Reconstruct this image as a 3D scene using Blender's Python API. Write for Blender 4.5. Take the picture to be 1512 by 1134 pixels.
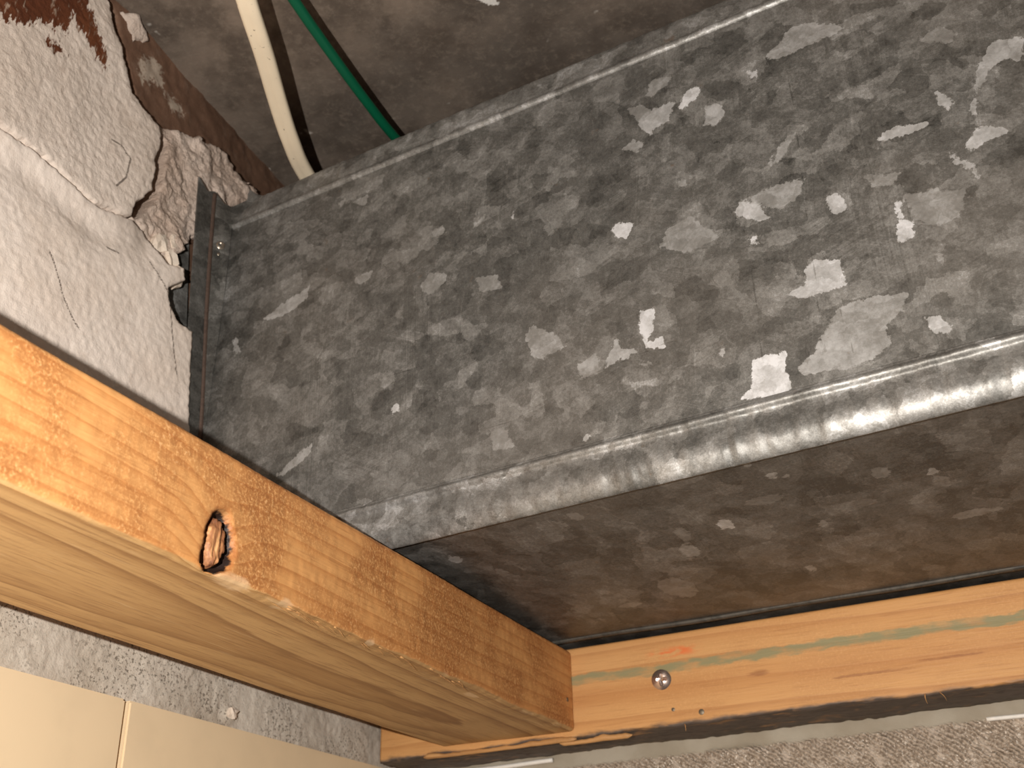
import bpy, bmesh, math
import numpy as np
from mathutils import Matrix, Vector

for o in list(bpy.data.objects): bpy.data.objects.remove(o, do_unlink=True)
SC = bpy.context.scene
COL = SC.collection

# ------------------------------------------------------------------ camera, light, exposure
# metres: x runs along the batten wall, y towards it, z up; the room corner is x=0, y=0
CAM = np.array([0.34114, -0.55871, -0.15291])
YAW, PITCH, ROLL, FPX = 0.45102, 0.49875, -0.03032, 1637.65
cy_, sy_, cp_, sp_ = math.cos(YAW), math.sin(YAW), math.cos(PITCH), math.sin(PITCH)
FW = np.array([-sy_*cp_, cy_*cp_, sp_]); R0 = np.array([cy_, sy_, 0.0]); U0 = np.cross(R0, FW)
RT = math.cos(ROLL)*R0 + math.sin(ROLL)*U0; UP = -math.sin(ROLL)*R0 + math.cos(ROLL)*U0
cam = bpy.data.cameras.new('camera'); co = bpy.data.objects.new('camera', cam); COL.objects.link(co)
co.matrix_world = Matrix(((RT[0], UP[0], -FW[0], CAM[0]), (RT[1], UP[1], -FW[1], CAM[1]), (RT[2], UP[2], -FW[2], CAM[2]), (0, 0, 0, 1)))
cam.sensor_fit = 'HORIZONTAL'; cam.sensor_width = 36; cam.lens = FPX/1512*36; cam.clip_start = 0.01
cam.dof.use_dof = True; cam.dof.focus_distance = 0.40; cam.dof.aperture_fstop = 26
SC.camera = co

w = bpy.data.worlds.new('room_light'); SC.world = w; w.use_nodes = True
w.node_tree.nodes['Background'].inputs[0].default_value = (1.0, 0.92, 0.82, 1)
w.node_tree.nodes['Background'].inputs[1].default_value = 0.06
# the hand-held torch beside the lens, up and to its left
fl = bpy.data.lights.new('torch', 'POINT'); fo = bpy.data.objects.new('torch', fl); COL.objects.link(fo)
fl.energy = 11.0; fl.color = (1.0, 0.955, 0.895); fl.shadow_soft_size = 0.0018
fo.location = Vector(CAM + RT*(-0.062) + UP*0.029)
SC.view_settings.view_transform = 'Standard'; SC.view_settings.look = 'None'
SC.view_settings.gamma = 1.0; SC.view_settings.use_curve_mapping = False
SC.view_settings.exposure = 0.0

# ------------------------------------------------------------------ helpers
def _hash(i, j, s):
    n = (i.astype(np.int64)*374761393 + j.astype(np.int64)*668265263 + s*1442695041) & 0x7fffffff
    n = ((n ^ (n >> 13))*1274126177) & 0x7fffffff
    return ((n ^ (n >> 16)) & 0xffff)/65535.0
def vn(x, y, s=0):
    i = np.floor(x); j = np.floor(y); u = x-i; v = y-j
    u = u*u*(3-2*u); v = v*v*(3-2*v)
    a = _hash(i, j, s); b = _hash(i+1, j, s); c = _hash(i, j+1, s); d = _hash(i+1, j+1, s)
    return (a*(1-u)+b*u)*(1-v)+(c*(1-u)+d*u)*v
def fbm(x, y, sc, s=0, o=4):
    r = 0; a = 0.5; t = 0
    for k in range(o):
        r = r+a*vn(x*sc+17.3*k, y*sc-9.1*k, s+k); t += a; a *= .5; sc *= 2.03
    return r/t
def sdf(px, py, poly):
    """signed distance to a polygon, positive inside"""
    P = np.array(poly, float); n = len(P); d = np.full(px.shape, 1e9); ins = np.zeros(px.shape, bool)
    for k in range(n):
        a = P[k]; b = P[(k+1) % n]; ex, ey = b-a; wx = px-a[0]; wy = py-a[1]
        t = np.clip((wx*ex+wy*ey)/(ex*ex+ey*ey+1e-12), 0, 1)
        d = np.minimum(d, np.hypot(wx-ex*t, wy-ey*t))
        c = ((a[1] > py) != (b[1] > py)) & (px < (b[0]-a[0])*(py-a[1])/(b[1]-a[1]+1e-15)+a[0])
        ins ^= c
    return np.where(ins, d, -d)
def dline(px, py, pts):
    P = np.array(pts, float); d = np.full(px.shape, 1e9)
    for k in range(len(P)-1):
        a = P[k]; ex, ey = P[k+1]-a; wx = px-a[0]; wy = py-a[1]
        t = np.clip((wx*ex+wy*ey)/(ex*ex+ey*ey+1e-12), 0, 1)
        d = np.minimum(d, np.hypot(wx-ex*t, wy-ey*t))
    return d
def sstep(a, b, x):
    t = np.clip((x-a)/(b-a), 0, 1); return t*t*(3-2*t)
def mesh(name, V, F, mat, parent=None, attrs=None, smooth=True, mw=None):
    me = bpy.data.meshes.new(name)
    V = np.asarray(V, np.float32)
    if isinstance(F, np.ndarray) and F.ndim == 2:
        k = F.shape[1]
        me.vertices.add(len(V)); me.vertices.foreach_set('co', V.ravel())
        me.loops.add(F.size); me.loops.foreach_set('vertex_index', F.astype(np.int32).ravel())
        me.polygons.add(len(F)); me.polygons.foreach_set('loop_start', np.arange(0, F.size, k, dtype=np.int32))
        me.update(calc_edges=True)
    else:
        me.from_pydata([tuple(map(float, v)) for v in V], [], [tuple(map(int, f)) for f in F]); me.update()
    if attrs:
        for an, a in attrs.items():
            at = me.attributes.new(an, 'FLOAT', 'POINT'); at.data.foreach_set('value', np.asarray(a, np.float32).ravel())
    me.validate()
    if smooth: me.polygons.foreach_set('use_smooth', np.ones(len(me.polygons), bool))
    me.materials.append(mat)
    o = bpy.data.objects.new(name, me); COL.objects.link(o)
    if mw is not None: o.matrix_world = mw
    if parent is not None: o.parent = parent
    return o
def gridfaces(nu, nv, keep=None, flip=False):
    i, j = np.meshgrid(np.arange(nu-1), np.arange(nv-1), indexing='ij')
    a = (i*nv+j).ravel(); q = np.stack([a, a+nv, a+nv+1, a+1], 1)
    if flip: q = q[:, ::-1]
    if keep is not None:
        k = keep.reshape(nu, nv); m = k[:-1, :-1] | k[1:, :-1] | k[:-1, 1:] | k[1:, 1:]
        q = q[m.ravel()]
    return q
def compact(V, F, attrs=None):
    u, inv = np.unique(F.ravel(), return_inverse=True)
    return V[u], inv.reshape(F.shape), {k: v.ravel()[u] for k, v in (attrs or {}).items()}
def tag(o, label=None, cat=None, kind=None, group=None):
    for k, v in (('label', label), ('category', cat), ('kind', kind), ('group', group)):
        if v: o[k] = v
    return o
def plate(name, poly, t, mat, parent, axes, bev=0.0):
    """thin solid plate: polygon in the plane of two axes, thickness along the third"""
    n = len(poly); V = []
    for s in (-.5, .5):
        for a, b in poly:
            v = [0, 0, 0]; v[axes[0]] = a; v[axes[1]] = b; v[axes[2]] = axes[3]+s*t; V.append(v)
    F = [list(range(n))[::-1], list(range(n, 2*n))]+[[k, (k+1) % n, n+(k+1) % n, n+k] for k in range(n)]
    o = mesh(name, V, F, mat, parent, smooth=False)
    bm = bmesh.new(); bm.from_mesh(o.data); bmesh.ops.recalc_face_normals(bm, faces=bm.faces)
    if bev: bmesh.ops.bevel(bm, geom=bm.edges[:], offset=bev, segments=2, affect='EDGES')
    bm.to_mesh(o.data); bm.free()
    return o
def tube(pts, rx, ry, up=(0, 0, 1), n=20, prof=None):
    """sweep an oval (or a given profile) along points"""
    P = np.array(pts, float); m = len(P); T = np.gradient(P, axis=0); T /= np.linalg.norm(T, axis=1)[:, None]
    a = np.linspace(0, 2*np.pi, n, endpoint=False)
    c = np.stack([np.cos(a)*rx, np.sin(a)*ry], 1) if prof is None else np.array(prof); n = len(c)
    V = []
    for k in range(m):
        s = np.cross(T[k], up); s /= np.linalg.norm(s); u = np.cross(s, T[k])
        V += [P[k]+s*x+u*y for x, y in c]
    F = [[k*n+i, k*n+(i+1) % n, (k+1)*n+(i+1) % n, (k+1)*n+i] for k in range(m-1) for i in range(n)]
    F += [list(range(n))[::-1], [(m-1)*n+i for i in range(n)]]
    return V, F
def spline(pts, m):
    P = np.array(pts, float); P = np.vstack([2*P[0]-P[1], P, 2*P[-1]-P[-2]]); out = []
    ns = len(P)-3
    for t in np.linspace(0, ns-1e-9, m):
        k = int(t); u = t-k; a, b, c, d = P[k:k+4]
        out.append(.5*((2*b)+(c-a)*u+(2*a-5*b+4*c-d)*u*u+(3*b-a-3*c+d)*u**3))
    return out

# ------------------------------------------------------------------ node helpers
class NT:
    def __init__(s, name):
        s.m = bpy.data.materials.new(name); s.m.use_nodes = True; s.t = s.m.node_tree
        s.b = s.t.nodes['Principled BSDF']
        tc = s.t.nodes.new('ShaderNodeTexCoord'); s.obj = tc.outputs['Object']
    def n(s, typ, **kw):
        nd = s.t.nodes.new('ShaderNode'+typ)
        for k, v in kw.items(): setattr(nd, k, v)
        return nd
    def put(s, sock, v):
        if isinstance(v, bpy.types.NodeSocket): s.t.links.new(v, sock)
        elif v is not None:
            if isinstance(v, (tuple, list)) and sock.type == 'RGBA' and len(v) == 3: v = (*v, 1)
            sock.default_value = v
    def map(s, v=None, sc=(1, 1, 1), loc=(0, 0, 0), rot=(0, 0, 0)):
        nd = s.n('Mapping'); s.put(nd.inputs['Vector'], v or s.obj)
        nd.inputs['Scale'].default_value = sc; nd.inputs['Location'].default_value = loc; nd.inputs['Rotation'].default_value = rot
        return nd.outputs[0]
    def noise(s, v=None, sc=10, det=4, ro=.55, dist=0, col=False):
        nd = s.n('TexNoise'); s.put(nd.inputs['Vector'], v or s.obj)
        nd.inputs['Scale'].default_value = sc; nd.inputs['Detail'].default_value = det
        nd.inputs['Roughness'].default_value = ro; nd.inputs['Distortion'].default_value = dist
        return nd.outputs['Color' if col else 'Fac']
    def vor(s, v=None, sc=10, feat='F1', out='Color', rnd=1):
        nd = s.n('TexVoronoi', feature=feat); s.put(nd.inputs['Vector'], v or s.obj)
        nd.inputs['Scale'].default_value = sc; nd.inputs['Randomness'].default_value = rnd
        return nd.outputs[out]
    def math(s, op, a, b=None, c=None, clamp=False):
        nd = s.n('Math', operation=op, use_clamp=clamp)
        s.put(nd.inputs[0], a); s.put(nd.inputs[1], b)
        if c is not None: s.put(nd.inputs[2], c)
        return nd.outputs[0]
    def vmath(s, op, a, b):
        nd = s.n('VectorMath', operation=op); s.put(nd.inputs[0], a)
        if op == 'SCALE': s.put(nd.inputs['Scale'], b)
        else: s.put(nd.inputs[1], b)
        return nd.outputs[0]
    def rng(s, v, a, b, c=0., d=1., smooth=True):
        nd = s.n('MapRange', interpolation_type='SMOOTHSTEP' if smooth else 'LINEAR')
        s.put(nd.inputs[0], v)
        for k, x in enumerate((a, b, c, d)): s.put(nd.inputs[k+1], x)
        return nd.outputs[0]
    def mix(s, f, a, b, mode='MIX'):
        nd = s.n('Mix', data_type='RGBA', blend_type=mode)
        s.put(nd.inputs[0], f); s.put(nd.inputs[6], a); s.put(nd.inputs[7], b)
        return nd.outputs[2]
    def ramp(s, f, stops):
        nd = s.n('ValToRGB'); s.put(nd.inputs[0], f); e = nd.color_ramp.elements
        while len(e) < len(stops): e.new(.5)
        for k, (p, c) in enumerate(stops): e[k].position = p; e[k].color = (*c, 1)
        return nd.outputs[0]
    def attr(s, name):
        nd = s.n('Attribute', attribute_name=name); return nd.outputs['Fac']
    def xyz(s, v=None):
        nd = s.n('SeparateXYZ'); s.put(nd.inputs[0], v or s.obj); return nd.outputs
    def val(s, c): # colour -> value
        nd = s.n('RGBToBW'); s.put(nd.inputs[0], c); return nd.outputs[0]
    def bump(s, h, strength=.3, dist=.001, normal=None):
        nd = s.n('Bump'); nd.inputs['Strength'].default_value = strength; nd.inputs['Distance'].default_value = dist
        s.put(nd.inputs['Height'], h)
        if normal: s.put(nd.inputs['Normal'], normal)
        return nd.outputs[0]
    def out(s, col=None, rough=None, metal=None, normal=None, spec=None):
        for k, v in (('Base Color', col), ('Roughness', rough), ('Metallic', metal), ('Normal', normal), ('Specular IOR Level', spec)):
            if v is not None: s.put(s.b.inputs[k], v)
        return s.m

# ------------------------------------------------------------------ materials
def srgb(r, g, b):
    return tuple((c/255/12.92 if c <= 10 else ((c/255+.055)/1.055)**2.4) for c in (r, g, b))

def galv(name, attr=False, base=.5, warm=0.0, shine=.38, metal=.55):
    """weathered galvanised sheet: zinc spangle, haze of oxide, scratches"""
    g = NT(name)
    wv = g.noise(sc=55, det=3, col=True)
    warp = g.vmath('ADD', g.obj, g.vmath('SCALE', g.vmath('SUBTRACT', wv, (.5, .5, .5)), .016))
    wv2 = g.noise(sc=300, det=3, col=True)
    warp = g.vmath('ADD', warp, g.vmath('SCALE', g.vmath('SUBTRACT', wv2, (.5, .5, .5)), .0035))
    c1 = g.val(g.vor(g.map(warp, sc=(1, .6, 1.25)), sc=70))
    c2 = g.val(g.vor(g.map(warp, sc=(1, .6, 1.25), loc=(.3, .1, .7)), sc=170))
    n1 = g.noise(sc=14, det=5, ro=.6)
    n2 = g.noise(sc=130, det=6, ro=.7)
    n3 = g.noise(sc=700, det=3, ro=.7)
    st = g.noise(g.map(sc=(1500, 1500, 14)), sc=1, det=2)
    stm = g.rng(g.noise(g.map(sc=(26, 26, 6)), sc=1, det=3), .5, .68)
    v = g.math('MULTIPLY_ADD', g.rng(c1, .05, .95), .17, -.085)
    v = g.math('ADD', v, g.math('MULTIPLY_ADD', c2, .17, -.085))
    v = g.math('ADD', v, g.math('MULTIPLY_ADD', n1, .34, -.17))
    v = g.math('ADD', v, g.math('MULTIPLY_ADD', n2, .60, -.30))
    v = g.math('ADD', v, g.math('MULTIPLY_ADD', n3, .44, -.22))
    v = g.math('ADD', v, g.math('MULTIPLY', stm, g.math('MULTIPLY_ADD', st, .30, -.15)))
    c3 = g.val(g.vor(g.map(g.vmath('ADD', g.obj, g.vmath('SCALE', g.vmath('SUBTRACT', g.noise(sc=240, det=4, ro=.7, col=True), (.5, .5, .5)), .006)), sc=(1, .6, 1.3), loc=(.1, .9, .2)), sc=95))
    v = g.math('ADD', v, g.rng(c3, .70, .74, 0, .10))
    v = g.math('SUBTRACT', v, g.rng(c3, .26, .30, .09, 0))
    gr = g.noise(sc=1900, det=2, ro=.6)
    v = g.math('ADD', v, g.math('MULTIPLY_ADD', gr, .34, -.17))
    for k_, (ra, sx_, sz_) in enumerate(((.35, 9, 420), (-.5, 12, 520), (1.45, 8, 380))):
        hl = g.noise(g.map(g.map(rot=(0, ra, 0)), sc=(sx_, 40, sz_), loc=(k_*2.3, 0, k_)), sc=1, det=1)
        hm = g.rng(g.noise(g.map(loc=(k_*4.1, 1, 2)), sc=34, det=2), .50, .66)
        v = g.math('ADD', v, g.math('MULTIPLY', hm, g.rng(g.math('ABSOLUTE', g.math('SUBTRACT', hl, .5)), .0, .03, .08 if k_ else -.09, 0)))
    v = g.math('ADD', v, base)
    spk = g.rng(n3, .70, .76); v = g.math('MULTIPLY_ADD', spk, .12, v)
    ro = shine
    if attr:
        ed = g.math('ADD', g.attr('chip'), g.math('MULTIPLY_ADD', g.noise(sc=420, det=4, ro=.65), 5.0, -2.5))
        ed = g.math('ADD', ed, g.math('MULTIPLY_ADD', g.noise(sc=90, det=2), 4.0, -2.0))
        m = g.rng(ed, -.25, .25)
        lv = g.math('ADD', g.attr('level'), g.math('MULTIPLY_ADD', n3, .22, -.11))
        lv = g.math('ADD', lv, g.math('MULTIPLY_ADD', n2, .62, -.31))
        lv = g.math('ADD', lv, g.math('MULTIPLY_ADD', c2, .16, -.08))
        mm = g.math('MULTIPLY', m, .9)
        v = g.math('ADD', g.math('MULTIPLY', v, g.math('SUBTRACT', 1.0, mm)), g.math('MULTIPLY', g.math('ADD', lv, .19), mm))
        sc = g.rng(g.math('ADD', g.attr('scratch'), g.math('MULTIPLY_ADD', n2, 1.0, -.5)), .15, .45, 1, 0)
        v = g.math('SUBTRACT', v, g.math('MULTIPLY', sc, .16))
    col = g.ramp(v, [(0.0, srgb(58, 57, 54)), (.3, srgb(100, 98, 94)), (.55, srgb(138, 136, 132)), (.8, srgb(186, 185, 184)), (1.0, srgb(228, 228, 230))])
    dust = g.math('MULTIPLY', g.rng(g.noise(sc=9, det=4), .42, .68), .45+warm)
    col = g.mix(dust, col, srgb(140, 122, 104), 'MULTIPLY' if False else 'MIX') if warm else g.mix(g.math('MULTIPLY', dust, .55), col, g.mix(.6, col, srgb(136, 124, 112)))
    rust = g.math('MULTIPLY', g.rng(g.noise(g.map(loc=(3.1, 1.7, .4)), sc=75, det=4), .70, .78), .5)
    col = g.mix(rust, col, srgb(112, 84, 58))
    nb = g.bump(g.math('ADD', g.math('MULTIPLY', n2, .7), g.math('MULTIPLY', n3, .3)), .22, .0006)
    nb = g.bump(g.noise(sc=20, det=2), .12, .004, nb)
    rough = g.math('ADD', g.math('MULTIPLY_ADD', n2, .3, shine-.15), g.math('MULTIPLY', v, -.05))
    return g.out(col, rough, metal, nb)

def wood(name, axis, pith, stain=False, streak=False, tones=None, fuzz=.5, ringsp=.0042, pale=None):
    """softwood: growth rings about a pith axis, long fibres, planer fuzz. axis = index of the grain direction"""
    g = NT(name)
    t = tones or (srgb(236, 188, 128), srgb(214, 150, 88), srgb(172, 108, 56))
    sc = [1, 1, 1]; sc[axis] = .05
    k = [0, 1, 2]; k.remove(axis)
    P = g.xyz()
    lowc = g.noise(g.map(sc=tuple(9 if i != axis else 2.2 for i in range(3))), sc=1, det=2)
    du = g.math('SUBTRACT', P[k[0]], pith[0]); dv = g.math('SUBTRACT', P[k[1]], pith[1])
    dv = g.math('ADD', dv, g.math('MULTIPLY', P[axis], .02))
    r = g.math('SQRT', g.math('ADD', g.math('MULTIPLY', du, du), g.math('MULTIPLY', dv, dv)))
    r = g.math('ADD', r, g.math('MULTIPLY_ADD', lowc, .016, -.008))
    fine = g.noise(g.map(sc=tuple(sc)), sc=900, det=3, ro=.6)
    r = g.math('ADD', r, g.math('MULTIPLY_ADD', g.noise(g.map(sc=tuple(sc)), sc=160, det=3), .0022, -.0011))
    kn = None
    if fuzz > .3:
        r = g.math('ADD', r, g.math('MULTIPLY', g.attr('swirl'), .008))
    ph = g.math('FRACT', g.math('DIVIDE', r, ringsp))
    late = g.math('MULTIPLY', g.rng(ph, .30, .92), g.rng(ph, .94, 1.0, 1, 0))
    n1 = g.noise(g.map(sc=tuple(sc)), sc=60, det=4)
    col = g.mix(g.math('MULTIPLY', late, .42), t[0], t[1])
    col = g.mix(g.math('MULTIPLY', g.rng(ph, .72, .92), g.rng(ph, .94, 1.0, .22, 0)), col, t[2])
    col = g.mix(g.rng(n1, .42, .75, 0, .65), col, t[1])
    col = g.mix(g.rng(fine, .5, .8, 0, .40), col, t[2])
    stip = g.noise(g.map(sc=(1, 1, 1)), sc=850, det=4, ro=.7)
    stm = g.math('MULTIPLY', g.rng(g.noise(sc=26, det=3), .36, .62), fuzz)
    col = g.mix(g.math('MULTIPLY', stm, g.rng(stip, .42, .66, .9, 0)), col, t[2])
    col = g.mix(g.math('MULTIPLY', stm, g.rng(stip, .56, .72, 0, .6)), col, srgb(240, 205, 160))
    rough = .55
    if pale is not None:   # planed face that has greyed: picked by its own normal
        ge = g.n('NewGeometry'); vt = g.n('VectorTransform', vector_type='NORMAL', convert_from='WORLD', convert_to='OBJECT')
        g.t.links.new(ge.outputs['Normal'], vt.inputs[0])
        nz = g.xyz(vt.outputs[0])[2]
        fz = g.rng(g.math('ADD', nz, g.math('MULTIPLY_ADD', n1, .5, -.25)), -.45, -.75)
        pc = g.mix(g.math('MULTIPLY', late, .85), pale[0], pale[1])
        pc = g.mix(g.math('MULTIPLY', g.rng(ph, .80, .93), g.rng(ph, .94, 1.0, .6, 0)), pc, pale[2])
        pc = g.mix(g.rng(g.noise(g.map(sc=tuple(s_*1.0 for s_ in sc)), sc=45, det=4), .45, .7, 0, .6), pc, pale[1])
        pc = g.mix(g.rng(fine, .46, .72, 0, .6), pc, pale[2])
        pc = g.mix(g.rng(g.noise(g.map(sc=tuple(s_*1.0 for s_ in sc), loc=(.2, .3, .4)), sc=420, det=4, ro=.7), .58, .72, 0, .5), pc, srgb(226, 194, 150))
        pc = g.mix(g.math('MULTIPLY', stip, .35), pc, pale[1])
        col = g.mix(fz, col, pc)
    if fuzz > .3:
        bk = g.attr('bark')
        bkn = g.math('ADD', bk, g.math('MULTIPLY_ADD', g.noise(sc=500, det=3), .7, -.35))
        halo = g.rng(bkn, .12, .5)
        col = g.mix(g.math('MULTIPLY', halo, .55), col, srgb(150, 84, 40))
        col = g.mix(g.rng(bkn, .5, .72), col, srgb(34, 20, 15))
        tr = g.rng(g.math('ADD', g.attr('torn'), g.math('MULTIPLY_ADD', g.noise(g.map(sc=tuple(sc)), sc=700, det=3), .8, -.4)), .45, .7)
        col = g.mix(g.math('MULTIPLY', tr, .45), col, srgb(240, 206, 164))
    if streak:
        X, Z = P[0], P[2]
        zz = g.math('SUBTRACT', Z, g.math('MULTIPLY_ADD', g.noise(g.map(sc=(1, 0, 0)), sc=14, det=2), .003, -.0183))
        en = g.math('MULTIPLY_ADD', g.noise(g.map(sc=(.35, 1, 1)), sc=420, det=4), .0045, -.00225)
        dz = g.math('ABSOLUTE', g.math('ADD', zz, en))
        f = g.rng(dz, .0016, .0030, 1, 0)
        f = g.math('MULTIPLY', f, g.rng(g.noise(g.map(sc=(.3, 1, 1)), sc=240, det=4), .30, .58, .25, .85))
        col = g.mix(f, col, srgb(132, 132, 98))
        ch = g.math('MULTIPLY', g.rng(g.math('ABSOLUTE', g.math('SUBTRACT', X, .172)), .004, .017, 1, 0), g.rng(g.math('ABSOLUTE', g.math('ADD', Z, .0095)), .0005, .0035, 1, 0))
        ch = g.math('MULTIPLY', ch, g.rng(g.noise(g.map(sc=(.4, 1, 1)), sc=300, det=3), .42, .62))
        col = g.mix(g.math('MULTIPLY', ch, .8), col, srgb(222, 104, 48))
        for (kx, kz, a, b) in ((.2127, -.0256, .006, .0016), (.262, -.0325, .02, .0008), (.30, -.030, .016, .0007), (.42, -.02, .009, .002)):
            e = g.math('ADD', g.math('POWER', g.math('DIVIDE', g.math('SUBTRACT', X, kx), a), 2.0), g.math('POWER', g.math('DIVIDE', g.math('SUBTRACT', Z, kz), b), 2.0))
            e = g.math('ADD', e, g.math('MULTIPLY_ADD', g.noise(g.map(sc=(.3, 1, 1)), sc=700, det=4), 2.4, -1.2))
            col = g.mix(g.rng(e, .0, 1.3, .6, 0), col, srgb(140, 86, 50))
    if stain:   # old dirt along the bottom edge of the board
        Z = P[2]
        s_ = g.rng(g.math('ADD', Z, g.math('MULTIPLY_ADD', g.noise(g.map(sc=(.35, 1, 1)), sc=170, det=4), .006, -.003)), -.0425, -.0446)
        dc = g.mix(g.rng(fine, .4, .7), srgb(92, 80, 72), srgb(66, 54, 46))
        dc = g.mix(g.rng(g.noise(sc=90, det=3), .58, .7, 0, .5), dc, srgb(150, 118, 88))
        col = g.mix(s_, col, dc)
    h = g.math('ADD', g.math('MULTIPLY', fine, .6), g.math('MULTIPLY', g.math('MULTIPLY', stm, stip), .9))
    h = g.math('SUBTRACT', h, g.math('MULTIPLY', late, .15))
    nb = g.bump(h, .35, .0007)
    return g.out(col, rough, 0.0, nb, .35)

def plaster(name, c0, c1, c2, speck=0.0, paint=False, grain=1.0, bumpd=.0010, smear=False):
    g = NT(name)
    n1 = g.noise(sc=16, det=5, ro=.6); n2 = g.noise(sc=120, det=5, ro=.65); n3 = g.noise(sc=650, det=4, ro=.65)
    col = g.mix(g.rng(n1, .38, .66), c0, c1)
    col = g.mix(g.rng(n2, .5, .78, 0, .55), col, c2)
    col = g.mix(g.rng(n3, .60, .74, 0, .4), col, c2)
    if speck:
        sp = g.math('MULTIPLY', g.rng(g.noise(sc=760, det=3, ro=.6), .53, .63), g.rng(g.noise(sc=24, det=3), .38, .60))
        col = g.mix(g.math('MULTIPLY', sp, speck), col, srgb(84, 74, 62))
    if paint:
        col = g.mix(g.math('MULTIPLY', g.rng(g.attr('dirt_shade'), .1, .9), .45), col, srgb(134, 118, 104))  # grey tint: part dirt, part shade of the hollow put into the colour
        sc = g.noise(g.map(sc=(1, 1.6, .55), rot=(.5, 0, 0)), sc=190, det=5, ro=.7)
        e = g.math('ADD', g.attr('paint'), g.math('MULTIPLY_ADD', sc, 26, -13))
        f = g.rng(e, -.6, .8)
        pc = g.mix(g.rng(n1, .35, .65), srgb(112, 66, 42), srgb(92, 52, 34))
        pc = g.mix(g.rng(g.noise(g.map(sc=(1, 2, .6), rot=(.5, 0, 0)), sc=260, det=4), .56, .7, 0, .6), pc, srgb(190, 170, 150))
        col = g.mix(f, col, pc)
    if smear:
        e = g.math('ADD', g.attr('smear'), g.math('MULTIPLY_ADD', g.noise(sc=260, det=5, ro=.7), 22, -11))
        col = g.mix(g.math('MULTIPLY', g.rng(e, -1.5, 2.0), .75), col, srgb(206, 190, 172))
    if paint:
        ck = g.math('ADD', g.attr('crack'), g.math('MULTIPLY_ADD', n3, .7, -.35))
        col = g.mix(g.rng(ck, .30, .65, .75, 0), col, srgb(70, 56, 46))
    nb = g.bump(g.math('ADD', g.math('MULTIPLY', n2, .22), g.math('MULTIPLY', n3, .75)), .6*grain, bumpd)
    return g.out(col, .92, 0, nb, .15)

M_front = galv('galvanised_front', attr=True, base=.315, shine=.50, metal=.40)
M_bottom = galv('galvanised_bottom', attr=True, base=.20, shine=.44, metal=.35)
M_seam = galv('galvanised_seam', base=.46, shine=.52, metal=.45)
M_flange = galv('galvanised_flange', base=.24, shine=.52, metal=.35)

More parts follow.
